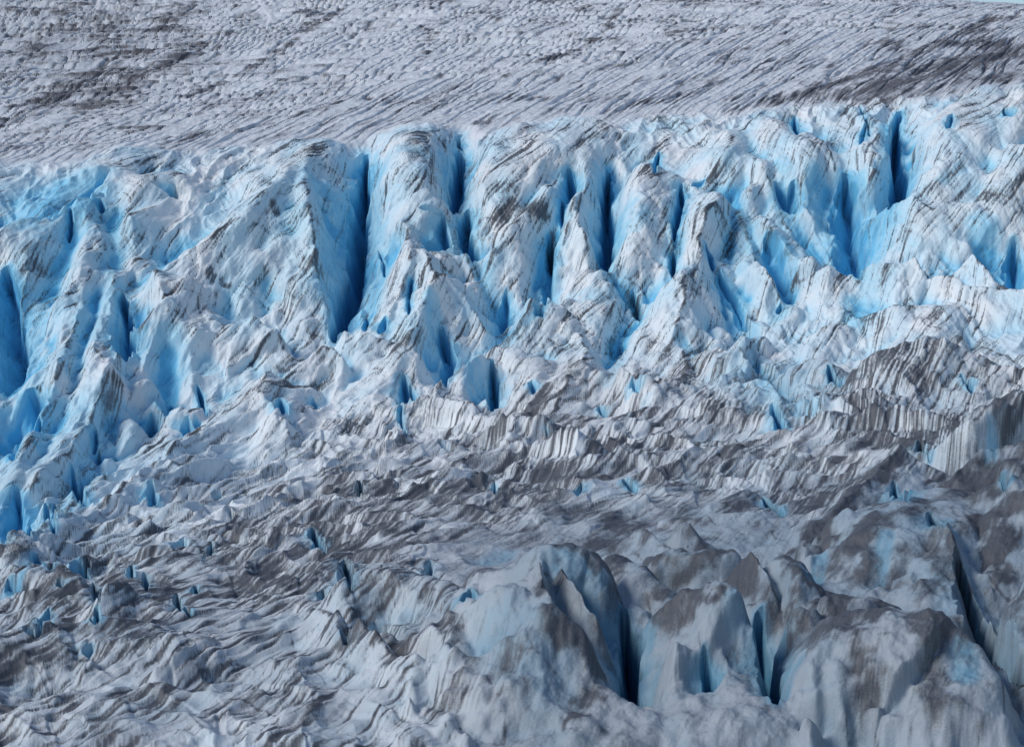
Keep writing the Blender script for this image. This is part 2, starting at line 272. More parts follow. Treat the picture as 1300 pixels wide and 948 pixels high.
# ------------------------------------------------------------------ crevasses, slots and melt holes: points, half width, depth (m), blueness
CRACKS = [
 ([(425,415),(438,372),(448,320),(456,268),(461,222),(463,182)], 3.0, 15), ([(88,288),(88,246)], .9, 5),
 ([(-20,285),(40,247),(85,222),(132,207)], 7.5, 5, .55), ([(3,485),(14,440),(10,385),(4,330)], 4, 9), ([(-10,570),(28,530),(46,490)], 5, 7, .8),
 ([(3,670),(15,640),(20,610)], 3, 6), ([(153,425),(153,392),(157,352)], 3.2, 8, .9), ([(218,242),(222,230)], 1.4, 5), ([(128,258),(128,245)], 1.2, 4),
 ([(545,308),(563,292),(564,266)], 2.2, 7), ([(586,160),(585,200),(579,228),(575,252)], 2.3, 11), ([(588,250),(596,300),(602,318)], 2.4, 9),
 ([(722,205),(726,242)], 2, 7), ([(711,278),(715,245)], .8, 4), ([(691,362),(696,315),(700,288)], 1.5, 8), ([(768,332),(770,290),(772,240),(774,206)], 2.3, 11),
 ([(858,285),(866,242),(869,226)], 1.3, 6), ([(858,330),(852,302)], 1.2, 6), ([(948,394),(927,352),(912,330)], 2, 5), ([(1000,347),(982,312),(973,292)], 2.2, 6),
 ([(1143,130),(1141,165),(1146,205),(1140,236),(1128,250)], 2.8, 13), ([(1088,335),(1080,290),(1078,245),(1074,214)], 4.2, 11), ([(988,222),(1003,246),(1010,225)], 2.2, 6),
 ([(1010,165),(1012,140)], 1.2, 5), ([(1292,362),(1292,300)], 2.6, 7), ([(627,510),(626,480),(628,446)], 2.0, 9), ([(567,478),(566,440),(563,408)], 1.8, 7),
 ([(516,502),(516,470)], 1.7, 5), ([(524,500),(524,480)], 1.2, 4), ([(518,550),(510,526),(508,505)], .7, 3), ([(1000,542),(988,525),(978,508)], 1.3, 4),
 ([(958,440),(990,480),(1032,516)], 7, 3, .55), ([(1064,487),(1050,460)], 1.1, 4), ([(1233,497),(1222,474)], 1.0, 4), ([(685,388),(692,398)], 1.8, 4),
 ([(42,537),(47,514)], 1.0, 4), ([(15,580),(18,558)], 1.0, 3), ([(93,572),(100,600),(120,630)], 1.2, 5), ([(125,562),(126,550)], .7, 3), ([(128,580),(136,596)], .8, 3),
 ([(146,566),(152,578)], .7, 3), ([(58,628),(70,668)], 1.2, 4), ([(72,622),(86,646)], 1.5, 4), ([(36,668),(40,650)], 1.2, 4), ([(104,645),(100,636)], .7, 3),
 ([(192,640),(197,622)], 1.3, 4), ([(234,545),(238,524)], 1.6, 5), ([(254,488),(264,523)], .8, 4), ([(213,515),(218,498)], 2, 5), ([(190,546),(190,518)], 1.2, 5),
 ([(360,522),(358,502)], 1.4, 4), ([(404,517),(400,505)], 1.0, 3), ([(398,668),(414,698)], 1.2, 4), ([(436,708),(446,742)], 1.6, 4, .7), ([(793,604),(806,622)], 1.1, 4),
 ([(972,628),(994,652)], 1.1, 4), ([(735,626),(735,610)], 1.0, 3), ([(1166,556),(1181,577)], 1.8, 4, .8), ([(1138,612),(1152,632)], 1.5, 4), ([(1182,648),(1196,660)], 1.4, 3, .7),
 ([(1268,600),(1271,618)], 1.2, 4), ([(676,496),(674,480)], 1.0, 4), ([(762,512),(770,526)], .9, 3), ([(800,478),(808,492)], 1.2, 4), ([(697,547),(697,538)], .6, 2),
 ([(900,866),(897,812)], 1.0, 5), ([(986,870),(976,795),(962,762)], 2.2, 10), ([(805,870),(800,805),(794,752)], 1.8, 12), ([(1296,840),(1266,782),(1240,722),(1215,680)], 3.2, 9, .35),
 ([(440,790),(470,792),(505,800)], 3.5, 4, .1), ([(300,650),(290,640)], 2.5, 3, .1), ([(812,382),(806,350)], 1.4, 4, .1), ([(790,418),(784,428)], 1.4, 4, .1), ([(95,720),(110,715)], 2, 4),
 ([(50,705),(62,716)], 2, 4), ([(10,730),(20,742)], 1.6, 3), ([(595,745),(588,755)], 1.4, 4), ([(248,530),(256,532)], 1, 3), ([(118,548),(121,520)], .8, 3),
 ([(880,232),(892,226)], 1, 3), ([(835,190),(833,215)], 1.0, 4), ([(1090,180),(1098,150)], .8, 3), ([(1272,135),(1282,145)], 1.2, 4), ([(1200,160),(1206,142)], 1.0, 3),
 ([(560,560),(572,566)], 1, 2, .3), ([(225,690),(232,680)], 1.6, 3, .4), ([(1105,160),(1090,130)], .8, 3, .4), ([(480,300),(486,330)], .6, 2, .3), ([(515,395),(522,365),(525,350)], .7, 3),
 ([(640,400),(643,360)], 1.6, 5), ([(530,260),(560,262)], .8, 2, .4), ([(480,420),(486,400)], 1.1, 4), ([(462,415),(464,388)], 1.1, 4), ([(900,310),(906,335)], 1.0, 4), ([(988,385),(990,368)], .9, 4)]
_r = np.random.default_rng(11)
for _ in range(26):
    x, y = _r.uniform(20, 720), _r.uniform(590, 840); a = _r.uniform(-8, 10); ln = _r.uniform(8, 24)
    if x > 560 and y > 690: continue
    CRACKS.append(([(x, y), (x+a*.5, y-ln*.5), (x+a, y-ln)], _r.uniform(.6, 1.1), _r.uniform(2.2, 4), _r.uniform(.4, .9)))
for pts in ([(602,318),(625,350),(640,400),(645,420)], [(712,280),(695,300),(690,360),(655,392)], [(775,335),(800,350),(812,382),(785,425),(770,470)], [(866,228),(858,330),(832,348),(812,382)],
            [(930,240),(960,300),(1000,350),(990,390)], [(912,330),(948,394),(960,420)], [(988,222),(1010,260),(1040,310),(1056,326)], [(100,250),(85,300),(60,340),(30,380),(14,440)],
            [(155,350),(153,425),(160,470)], [(210,420),(212,460),(215,500)], [(235,300),(200,325),(150,345),(118,400)], [(150,262),(132,330),(108,400),(88,460)], [(500,300),(480,340),(458,400)],
            [(1128,250),(1110,300),(1090,330)], [(60,640),(110,570),(148,490)], [(586,160),(578,228),(590,262),(602,318)], [(774,206),(770,290),(775,335)], [(425,415),(447,320),(462,182)], [(1240,300),(1268,320),(1290,362)]):
    CRACKS.append((pts, 1.5, 4.2, .45, 'fold'))
# bare blue ice exposed on faces: points, half width, strength
BLUES = [
 ([(553,378),(556,420),(548,450)], 2.6, .62), ([(608,455),(606,490)], 3, .75), ([(415,230),(425,300),(430,380)], 4, .5), ([(520,185),(545,190)], 3, .35),
 ([(1255,578),(1262,548)], 1.5, .66), ([(1112,735),(1124,672)], 1.6, .52), ([(1030,725),(1040,705)], 1.4, .6), ([(1226,850),(1222,815)], 2.0, .6), ([(140,370),(150,400)], 3, .6),
 ([(180,440),(215,420),(215,460)], 4, .35), ([(640,700),(620,712)], 3, .4), ([(720,715),(760,735),(780,775)], 3.5, .45), ([(1085,400),(1080,380)], 3, .5), ([(1260,285),(1240,275)], 4, .42),
 ([(1000,220),(990,200)], 2.5, .35), ([(1030,245),(1042,225)], 4, .4), ([(930,280),(935,330)], 4, .3), ([(770,372),(730,372)], 3, .42), ([(690,385),(688,375)], 2, .6), ([(868,430),(880,440)], 2, .55),
 ([(950,460),(1010,510)], 5, .45), ([(60,550),(50,558)], 2, .5), ([(640,790),(665,830),(690,850)], 5, .22), ([(20,250),(70,235)], 6, .4),
 ([(1200,225),(1225,210)], 2.0, .35), ([(810,285),(822,262)], 1.6, .35), ([(60,290),(30,330)], 5, .18), ([(1150,320),(1100,380)], 5, .22), ([(800,525),(818,505)], 1.5, .3)]
# silt: points, half width, strength
DIRTS = [
 ([(1300,58),(1230,72),(1140,100),(1050,126)], 9, .55), ([(1260,20),(1170,62),(1080,95),(980,130)], 3.5, .55), ([(1300,92),(1200,110),(1120,118)], 8, .4), ([(1070,98),(1000,125),(930,138)], 3, .45),
 ([(235,66),(170,96),(110,130)], 5, .5), ([(180,62),(110,100),(10,150)], 6, .35), ([(90,30),(130,20)], 8, .3), ([(433,10),(350,65),(300,95),(240,118)], 1.8, .55), ([(433,126),(330,158)], 1.6, .5),
 ([(600,98),(540,125),(460,155)], 1.6, .5), ([(790,5),(775,25),(745,58),(680,75)], 2, .5), ([(640,235),(660,250),(640,275),(690,262)], 3, .6), ([(870,205),(830,220)], 3, .3),
 ([(840,150),(900,158)], 3, .25), ([(675,475),(682,500),(672,525)], 2.5, .6), ([(800,340),(808,370)], 2.5, .55), ([(150,480),(140,510),(130,530)], 2.5, .55), ([(60,640),(85,600)], 1.2, .5),
 ([(200,575),(260,540)], 1.6, .5), ([(1225,430),(1180,470)], 5, .2), ([(1250,480),(1300,430)], 5, .2), ([(1280,520),(1200,540)], 5, .5), ([(1040,690),(1035,670),(1060,650)], 2.2, .7), ([(1090,690),(1110,640)], 2.0, .45),
 ([(1240,660),(1270,690),(1275,720)], 3.0, .8), ([(870,770),(850,790)], 2, .55), ([(840,762),(930,742)], 1.6, .45), ([(1110,850),(1090,835)], 3, .75), ([(835,765),(870,755),(905,750)], 1.8, .6), ([(1010,770),(1000,790)], 1.5, .6), ([(1060,768),(1120,770)], 1.0, .8), ([(1090,785),(1060,800)], 2, .5), ([(940,712),(955,725)], 1.5, .6), ([(1020,720),(1010,745)], 2.2, .7), ([(1010,650),(1060,610),(1110,600)], 2.5, .45), ([(1210,612),(1250,600)], 3, .6), ([(1250,625),(1290,615)], 2.5, .6), ([(700,712),(745,705),(780,735)], 1.2, .45), ([(860,705),(905,708)], 1.5, .7), ([(705,800),(730,815)], 1.2, .4), ([(1070,790),(1100,820)], 2.5, .35), ([(1195,770),(1200,780)], 1.2, .8),
 ([(450,790),(520,800)], 4, .6), ([(560,770),(580,820)], 1.6, .6), ([(420,690),(480,670)], 5, .45), ([(330,740),(420,720)], 5, .35), ([(735,650),(790,672)], 4, .4), ([(840,655),(900,680)], 4, .45),
 ([(1100,625),(1030,620)], 4, .3), ([(690,590),(740,600)], 4, .5), ([(455,770),(420,790)], 2, .4), ([(560,270),(520,262),(490,275)], 1.5, .2), ([(350,255),(352,268)], 1.2, .8), ([(395,255),(400,270)], 1, .7),
 ([(400,315),(380,325)], 2.5, .5), ([(290,360),(270,340)], 1.0, .7), ([(275,370),(268,345)], 1.0, .6), ([(880,270),(850,300)], 2.5, .35), ([(915,265),(925,280)], 2, .6), ([(1050,180),(1080,140)], 3, .3), ([(1275,255),(1250,245)], 2, .5),
 ([(0,850),(70,815)], 2, .4), ([(880,705),(900,720)], 1.5, .7), ([(700,725),(740,740)], 1.2, .3), ([(785,690),(760,680)], 3, .4)]
# broad dirtiness and blueness of whole areas: x, y, rx, ry, amount, tilt
ZONES = [(330,720,330,70,.26,12), (820,620,330,60,.24,8), (1180,560,200,70,.18,15), (1200,470,140,60,.06,20), (500,640,250,60,.16,20), (620,225,70,60,.12), (120,640,150,70,-.28), (300,590,150,40,-.14), (560,560,120,25,-.12), (1120,480,120,40,-.10), (700,480,90,70,.10),
 (820,440,180,60,.05), (420,530,100,40,.05), (830,190,80,40,.12), (1240,700,80,80,.12), (150,800,200,50,.12), (880,750,60,40,.05), (660,790,90,70,-.35), (1150,740,60,60,-.25), (440,280,60,110,-.10), (60,250,90,60,-.15), (940,840,60,40,-.15)]
SZONES = [(90,90,170,70,.16,15), (60,20,200,30,.10), (300,90,120,50,-.05), (1200,85,180,50,.18,18), (560,90,200,60,-.10), (700,40,200,50,-.05), (1030,55,120,40,-.05), (420,60,100,40,-.12)]
BZONES = [(60,630,150,100,.22), (250,600,140,50,.10), (60,300,110,110,.16), (20,480,60,120,.16), (440,300,70,120,.14), (330,340,110,80,.10), (560,240,60,60,.06), (1090,260,110,80,.12), (980,300,90,80,.10), (880,760,260,110,.10), (1180,740,120,90,.10), (640,540,300,60,-.15), (480,700,240,70,-.10)]
WHITES = [([(263,208),(243,232),(229,266)], 3.2)]


# ------------------------------------------------------------------ ridge field
wx = 0.8*n2(Ug/6, Vg/6, 1)+0.22*n2(Ug/2.2, Vg/2.2, 2)+0.05*n2(Ug/.7, Vg/.7, 12)
wy = 0.8*n2(Ug/6, Vg/6, 3)+0.22*n2(Ug/2.2, Vg/2.2, 4)
Bw = B.copy(); Bw[..., 0] += wx*0.9; Bw[..., 1] += wy*0.9
Xf = Bw[..., 0].ravel(); Yf = Bw[..., 1].ravel(); Bf = Bw.reshape(-1, 3)
jag = (1+0.10*n2(Ug/3.6, Vg/3.6, 5)+0.035*n2(Ug/1.0, Vg/1.0, 6)).astype(f32).ravel()
reach = (1+.30*n2(Ug/6, Vg/6, 15)+.16*n2(Ug/2.4, Vg/2.4, 16)).astype(f32).ravel(); curv = (1.12+.55*n2(Ug/8, Vg/8, 17)).clip(.7, 1.8).astype(f32).ravel(); GG = np.zeros(NI*NJ, f32)
H = np.zeros(NI*NJ, f32); RID = np.full(NI*NJ, -1, np.int32); CR = np.full(NI*NJ, 9, f32)
def polyline(Pn, pts, vals):
    """nearest distance, interpolated vals, signed side in [-1,1], position along"""
    best = np.full(len(Pn), 1e9, f32); bv = np.zeros((len(Pn), vals.shape[1]), f32); bs = np.zeros(len(Pn), f32); bt = np.zeros(len(Pn), f32)
    n = len(pts)-1
    for i in range(n):
        a, b = pts[i], pts[i+1]; ab = b-a; L2 = float(ab@ab)+1e-9
        ap = Pn-a.astype(f32); t = np.clip(ap@ab.astype(f32)/L2, 0, 1)
        dv = ap-t[:, None]*ab.astype(f32); d = np.sqrt((dv**2).sum(1))
        m = d < best
        nrm = np.array([0, -.45, .89]); lv = np.cross(nrm, ab); lv /= np.linalg.norm(lv)+1e-9
        s = (dv@lv.astype(f32))/(d+1e-6)
        best[m] = d[m]; bs[m] = s[m]; bt[m] = (i+t[m])/n
        bv[m] = (vals[i]+t[m][:, None]*(vals[i+1]-vals[i])).astype(f32)
    return best, bv, bs, bt
KEYS = list(OBJ)
for key, nodes, wl, wr, prof in RIDGES:
    pts = []; hs = []
    for x, y, h in nodes:
        h = h*(1.22 if OBJ[key][3] in (G1, G2) else 1.08)
        p, k = solve(x, y, h); pts.append(base(np.array([p]), np.array([k]))[0]); hs.append([h])
    wf_ = 1.3 if OBJ[key][3] == G1 else 1.15; wl *= wf_; wr *= wf_; pts = np.array(pts); hs = np.array(hs, float); w = max(wl, wr)*1.05
    m = np.where((Xf > pts[:, 0].min()-w) & (Xf < pts[:, 0].max()+w) & (Yf > pts[:, 1].min()-w) & (Yf < pts[:, 1].max()+w))[0]
    if len(m) == 0: print('empty', key); continue
    d, v, s, t = polyline(Bf[m], pts, hs)
    ww = .5*(wl+wr)+.5*(wl-wr)*np.clip(s*1.3, -1, 1)
    tt = np.clip(d/ww*reach[m], 0, 1)
    if prof == 'c': g = (1-tt)**curv[m]                      # cusp: sharp crest, concave flanks
    elif prof == 's': g = 1-tt**(1/curv[m])                            # straight
    elif prof == 'w': g = 1-sst(.25, 1, tt)               # near-vertical wall
    else: g = 1-tt**2.1                                   # dome
    hh = v[:, 0]*g*(jag[m] if prof != 'd' else (jag[m]*.5+.5))
    up = hh > H[m]
    mi = m[up]; H[mi] = hh[up]; GG[mi] = g[up]; CR[mi] = d[up] if prof in 'cs' else (d[up]*.6 if OBJ[key][3] == G5 else 9)
    RID[mi] = np.where((g[up] > .12), KEYS.index(key), RID[mi])
H = blur(H.reshape(NI, NJ), 1, 1); rnd = (.85*sst(8.0, 9.2, Kg)).astype(f32); H = H*(1-rnd)+blur(H, 7, 5)*rnd; RID = RID.reshape(NI, NJ); GG = GG.reshape(NI, NJ); CR = CR.reshape(NI, NJ)
print('ridges', round(time.time()-T0, 1))

# secondary relief: small spurs on the icefall, swells on the lower ice
wu = Ug+2.5*n2(Ug/13, Vg/13, 8); wv = Vg+2.5*n2(Ug/13, Vg/13, 9)
rid1 = 1-np.abs(n2((wu-.25*wv)/5.5, wv/11, 20)); rid2 = 1-np.abs(n2((wu+.3*wv)/2.3, wv/5, 21)); rid3 = 1-np.abs(n2(wu/1.1, wv/2.4, 22))
outside = (1-(sst(-60, 20, BPX)*(1-sst(1280, 1360, BPX)))).astype(f32)
near = blur((H > 1.5).astype(f32), 3, 3); amp1 = Fall*(1.2-.85*near+3*outside)
H += amp1*(rid1**2-.45)+Fall*(.4-.28*near)*(rid2**2-.4)+Fall*.10*(np.clip(rid3,0,1)**1.5-.5)
bil1 = np.abs(n2((wu-.3*wv)/6.5, (wv+.3*wu)/10, 24)); bil2 = np.abs(n2((wu+.35*wv)/3, (wv-.2*wu)/4.6, 25)); bil3 = np.abs(n2(wu/1.3, wv/1.8, 26))
keep = sst(.0, 1.2, CR)
H += (Fall+.35*Fore)*(1.15*(bil1-.25)+.24*(bil2-.25)+.09*(bil3-.25))*(.35+.65*keep)
wq = 6*n2(Ug/34, Vg/40, 10)+2.2*n2(Ug/11, Vg/12, 11)+.5*n2(Ug/3, Vg/4, 14)
fol = (Ug*.88-Vg*.47)+wq                                       # across the foliation of the lower ice
alg = Ug*.47+Vg*.88+1.5*wq
terr = n2(fol/7, alg/9, 35); swell = 2.9*(1-np.abs(n2(fol/15, alg/40, 37)))+1.0*n2(fol/10, alg/20, 30)+.6*np.clip(1-np.abs(n2(fol/3.8, alg/9, 31)), 0, 1)**1.5+1.5*(1-np.abs(n2(Ug/12+.08*wq, Vg/9, 33)))**2+.6*sst(-.08, .14, terr)+.25*sst(.2, .35, n2(fol/5, alg/6, 36))
H += (Low*(1-.35*Fore-.5*ForeR))*(swell-.9)*1.22 + Fore*.5*n2(Ug/5, Vg/5, 34)
H += Fore*outside*4*(rid1**2-.4)
# snowfield
rowN = 1-np.abs(n2(Ug/6.5+.6*n2(Ug/9, Vg/9, 41), Vg/5.2, 40)); rowM = 1-np.abs(n2(Ug/3.2, Vg/2.6, 42))
diag = (Ug*.92-Vg*.36); dn = 1-np.abs(n2(diag/3.4+.35*n2(Ug/14, Vg/20, 44), (Ug*.36+Vg*.92)/60, 43))
edge = sst(10.6, 11.0, Kn).astype(f32)*(.55+.45*sst(11.0, 11.5, Kn)).astype(f32)
tw = .34*n2(Ug/14, Vg/30, 48)+.13*n2(Ug/5, Vg/12, 51); dwt = sst(-.02, .55, (BPX-560)/900+(BROW-70)/170+.3*n2(Ug/40, Vg/40, 52)).astype(f32)
tr = 1-np.abs(n2(Ug/38, Vg/5.6+tw, 49)); tr2 = 1-np.abs(n2(Ug/20, Vg/2.7+tw, 50))
dg = 1-np.abs(n2(diag/4.4+.3*n2(Ug/18, Vg/30, 54), (Ug*.36+Vg*.92)/90, 53)); dg2 = 1-np.abs(n2(diag/1.8+.3*n2(Ug/12, Vg/20, 56), (Ug*.36+Vg*.92)/45, 55))
bump = (1-dwt)*(2.3*(np.clip(tr, 0, 1)**1.5-.5)+1.1*(tr2-.6))+dwt*(1.2*(dg-.6)+.5*(dg2-.6)+.3*(tr2-.6))+.3*(rowN-.6)+.22*(rowM-.6)+.16*n2(Ug/1.1, Vg/1.5, 45)+.26*n2(Ug/2.6, Vg/3.4, 46)
leftrough = .75+.5*np.exp(-((BPX-60)/260)**2-((BROW-20)/70)**2)
SN = (edge*(bump*.85*leftrough)-edge*.7*sst(.84, 1, dn)).astype(f32)
H += Lip*SN
# ------------------------------------------------------------------ place cracks on what is now visible
P = B + H[..., None]*Dv
qx, qy, dep = project(P)
CELL = 2.0; gw, gh = 660, 480
ci = np.round(qx/CELL).astype(int).ravel(); cj = np.round(qy/CELL).astype(int).ravel()
ok = (ci >= 0) & (ci < gw) & (cj >= 0) & (cj < gh); o = np.where(ok)[0]; o = o[np.argsort(-dep.ravel()[o], kind='stable')]
ZB = np.full(gw*gh, -1, np.int64); ZB[cj[o]*gw+ci[o]] = o; ZB = ZB.reshape(gh, gw); df = dep.ravel()
def pick(x, y):
    i, j = int(np.clip(round(x/CELL), 1, gw-3)), int(np.clip(round(y/CELL), 1, gh-3)); far = x < 0; c = ZB[max(0, j-1):j+2, max(0, i-1):i+2].ravel(); c = c[c >= 0]
    if len(c) == 0 or far: p, k = solve(x, y, 0); return base(np.array([p]), np.array([k]))[0]
    return B.reshape(-1, 3)[c[np.argmin(df[c])]].astype(float)
BLUE = np.zeros(NI*NJ, f32); CUT = np.zeros(NI*NJ, f32); TRO = np.zeros(NI*NJ, f32); FOLD = np.zeros(NI*NJ, f32)
wf = (1+.35*n2(Ug/2.2, Vg/2.2, 50)).ravel()
B0 = B.reshape(-1, 3); X0 = B0[:, 0]; Y0 = B0[:, 1]
sl = 0.5*wx.ravel()
for pts, w, depth, *o in CRACKS:
    bl = o[0] if o else 1.0; fold = len(o) > 1
    pp = np.array([pick(x, y) for x, y in pts]); wt = 2.4*w+1.4; r = max(w*2.9, wt)+1
    m = np.where((X0 > pp[:, 0].min()-r) & (X0 < pp[:, 0].max()+r) & (Y0 > pp[:, 1].min()-r) & (Y0 < pp[:, 1].max()+r))[0]
    q = B0[m].copy(); q[:, 0] += sl[m]*min(1.7, w/1.4)
    d, v, s, t = polyline(q, pp, np.zeros((len(pp), 1)))
    if depth > 4: TRO[m] = np.maximum(TRO[m], (depth if fold else .42*depth)*(1-sst(0, 1, d/(wt*(.75+.5*wf[m]*(1-np.abs(2*t-1)**3)))))*(1-.6*np.abs(2*t-1)**4))
    if fold: BLUE[m] = np.maximum(BLUE[m], bl*(1-sst(.2, 1, d/(wt*.7))*1)); FOLD[m] = np.maximum(FOLD[m], 1-sst(0, .5, d/w)); continue
    w = w*.86; depth = depth*.85; we = w*wf[m]*(1-.75*np.abs(2*t-1)**3)
    u = np.clip(s*d/we, -1, 1); u = -u if (pp[-1, 1] >= pp[0, 1]) else u
    
    pr = np.minimum((u+1)/1.5, (1-u)/.5)*np.sqrt(np.clip(1-(d/we)**4, 0, 1)); CUT[m] = np.maximum(CUT[m], depth*np.clip(pr, 0, 1)**.85)
    BLUE[m] = np.maximum(BLUE[m], bl*(1-sst(.4, 1.1, d/we)*.35)*(1-sst(.8, 3.4, d/we)))
CUT = (CUT+TRO).reshape(NI, NJ); FOLD = FOLD.reshape(NI, NJ); BLUE = BLUE.reshape(NI, NJ)
H -= CUT
BP = np.zeros((NI, NJ), f32); wn = (n2(Ug/1.6, Vg/2.4, 57)+.6*n2(Ug/.6, Vg/1.1, 58)).ravel()
for pts, w, a in BLUES:                                     # bands and patches of bare blue ice
    pp = np.array([pick(x, y) for x, y in pts]); r = w*2
    m = np.where((X0 > pp[:, 0].min()-r) & (X0 < pp[:, 0].max()+r) & (Y0 > pp[:, 1].min()-r) & (Y0 < pp[:, 1].max()+r))[0]
    d, v, s, t = polyline(B0[m], pp, np.zeros((len(pp), 1)))
    BP.ravel()[m] = np.maximum(BP.ravel()[m], a*(1-sst(.45, 1.2, d/w*(1+.5*sl[m])+.25*wn[m]))*(.8+.35*wn[m]))
H -= 1.1*blur(BP, 1, 1)
DP = np.zeros((NI, NJ), f32)
for pts, w, a in DIRTS:                                     # silt patches and bands
    pp = np.array([pick(x, y) for x, y in pts]); r = w*2
    m = np.where((X0 > pp[:, 0].min()-r) & (X0 < pp[:, 0].max()+r) & (Y0 > pp[:, 1].min()-r) & (Y0 < pp[:, 1].max()+r))[0]
    d, v, s, t = polyline(B0[m], pp, np.zeros((len(pp), 1)))
    DP.ravel()[m] += (.95+.15*ForeR.ravel()[m])*a*(1-sst(.1, 1.5, d/w))
print('cracks', round(time.time()-T0, 1))

WH = np.zeros((NI, NJ), f32)
for pts, w in WHITES:
    pp = np.array([pick(x, y) for x, y in pts]); d, v, s, t = polyline(B0, pp, np.zeros((len(pp), 1)))
    WH = np.maximum(WH, (1-sst(.6, 1.1, d/w+.3*sl)).reshape(NI, NJ))
# ------------------------------------------------------------------ melt runnels: noise drawn out along the fall line and the foliation
P = B + H[..., None]*Dv
Hs = blur(H, 5, 5); Ps = B + Hs[..., None]*Dv
Pi = np.gradient(Ps, axis=0); Pj = np.gradient(Ps, axis=1)
E = (Pi*Pi).sum(-1)+1e-6; G = (Pj*Pj).sum(-1)+1e-6; Fm = (Pi*Pj).sum(-1); det = np.maximum(E*G-Fm*Fm, 1e-8)
zi, zj = Pi[..., 2], Pj[..., 2]
gi = -(G*zi-Fm*zj)/det; gj = -(E*zj-Fm*zi)/det
def unit(a, b):
    l = np.sqrt(E*a*a+2*Fm*a*b+G*b*b)+1e-9; return a/l, b/l, l
gi, gj, slope = unit(gi, gj)
ang = 0.35*n2(Ug/30, Vg/30, 60)
ang = ang+.50+.12*Fall+.15*Fore; fx = -np.sin(ang); fy = -np.cos(ang)                 # down-glacier and a little to the left
ti = Pi[..., 0]*fx+Pi[..., 1]*fy; tj = Pj[..., 0]*fx+Pj[..., 1]*fy
fi, fj, _ = unit((G*ti-Fm*tj)/det, (E*tj-Fm*ti)/det)
wfall = (.52-.22*Low*(1-ForeR))*sst(.3, 1.0, slope)
di = gi*wfall+fi*(1.02-wfall); dj = gj*wfall+fj*(1.02-wfall); di, dj, _ = unit(di, dj)
di = blur(di, 2, 2); dj = blur(dj, 2, 2); di, dj, _ = unit(di, dj)
NCH = 3
NZ = np.stack([n3(P, 1/.24, 1), n3(P, 1/.6, 2), n3(P, 1/1.7, 3)], -1).astype(f32).reshape(-1, NCH)
acc = NZ.copy(); tot = 1.0
H = np.nan_to_num(H)
I0, J0 = np.meshgrid(np.arange(NI, dtype=f32), np.arange(NJ, dtype=f32), indexing='ij')
mg = np.maximum(1, 1.15/(np.hypot(di, dj)*.55*(1-.45*Fore)+1e-6)); mg = np.minimum(mg, 3); dif = (di*mg).ravel(); djf = (dj*mg).ravel()
for sg in (1, -1):
    ii = I0.ravel().copy(); jj = J0.ravel().copy(); st = .55*(1-.45*Fore.ravel())
    for n in range(9):
        ix = (np.clip(ii+.5, 0, NI-1).astype(np.int32))*NJ+np.clip(jj+.5, 0, NJ-1).astype(np.int32)
        ii += sg*st*dif[ix]; jj += sg*st*djf[ix]
        ix = (np.clip(ii+.5, 0, NI-1).astype(np.int32))*NJ+np.clip(jj+.5, 0, NJ-1).astype(np.int32)
        w = 1-n/10;  acc += w*NZ[ix]; tot += w; st *= 1.06
acc /= tot**.5*.9
L0, L1, L2 = [acc[:, c].reshape(NI, NJ) for c in range(3)]
L0 = box(box(L0, 1, 0)*.7+L0*.3, 0, 1)
L0 = L0/L0.std(); L1 = L1/L1.std(); L2 = L2/L2.std()
print('runnels', round(time.time()-T0, 1))
calm = (1-.62*ForeR)*(1-.6*np.clip(BP+BLUE, 0, 1))*(1-.3*ForeR)
run = (1-Lip)*calm
H += run*(.022*L0+.04*L1+.04*(.8-np.abs(L1))+(.05*L2+.13*(.8-np.abs(L2)))*(1-.45*Fall-.45*Low))
H += Lip*edge*.05*L1+ForeR*(.11*n3(P, 1.3, 64)+.06*n3(P, 2.9, 65))
# ------------------------------------------------------------------ what the surface carries: silt, bare blue ice and a painted shade tint
P = B + H[..., None]*Dv
zone = .50*Low-.12*ForeR+.20*Fall+blobs(ZONES)
line = sst(.7, 1.9, -L0*.75-L1*.6)*sst(-.5, .6, n2(Ug/6, Vg/8, 77)); hair2 = (1-sst(.0, .045, np.abs(n2((wu+.5*wv)/4.5+.3*n2(Ug/2,Vg/2,61), (wv-.3*wu)/5.5, 62))))*sst(.05, .4, n2(Ug/4, Vg/5, 63))*ForeR; hair = (1-sst(.0, .05, np.abs(n2((wu+.6*wv)/9, (wv-.3*wu)/14, 92))))*sst(.0, .4, n2(Ug/7, Vg/9, 93))*(1-Lip); line2 = sst(1.0, 2.3, -L2*.9-L1*.5)
lowf = fbm(Ug/14, Vg/18, 3, 70)
patch2 = n3(P, .25, 83)+.6*n3(P, .55, 84)+.36*n3(P, 1.2, 85)
patch = fbm(fol/5, (Ug*.47+Vg*.88)/11, 3, 73)
crest = (1-sst(.0, .75, CR*(1-.6*ForeR)+.25*n2(Ug/1.2, Vg/1.2, 75)))*sst(-.35, .5, n2(Ug/5, Vg/5, 76))
dirt = zone+.26*lowf+.26*patch*(1-Lip)+DP*(.85+.6*patch2)+.16*patch2*Fore-(.10*L1+.09*L2*(1-.55*Low)+.11*L0)*(1-.8*ForeR)+(.34*line*(1-.35*Low)+.14*line2*(1-.8*Low))*(1-ForeR)+.5*hair+.42*sst(.35+.28*ForeR, .95+.2*ForeR, GG+.45*patch2)*(.3+.7*ForeR)+.4*hair2+.45*FOLD*sst(-.3, .3, lowf)+.34*(1-sst(.0, .10, bil2))*sst(-.2, .4, n2(Ug/6, Vg/8, 79))*Fall+.22*(1-sst(0, .12, bil1))*Fall+.95*crest*(1-Lip)
dirt_ice = sst(.08, 1.28, dirt)
vz = blur(H, 9, 9)-H
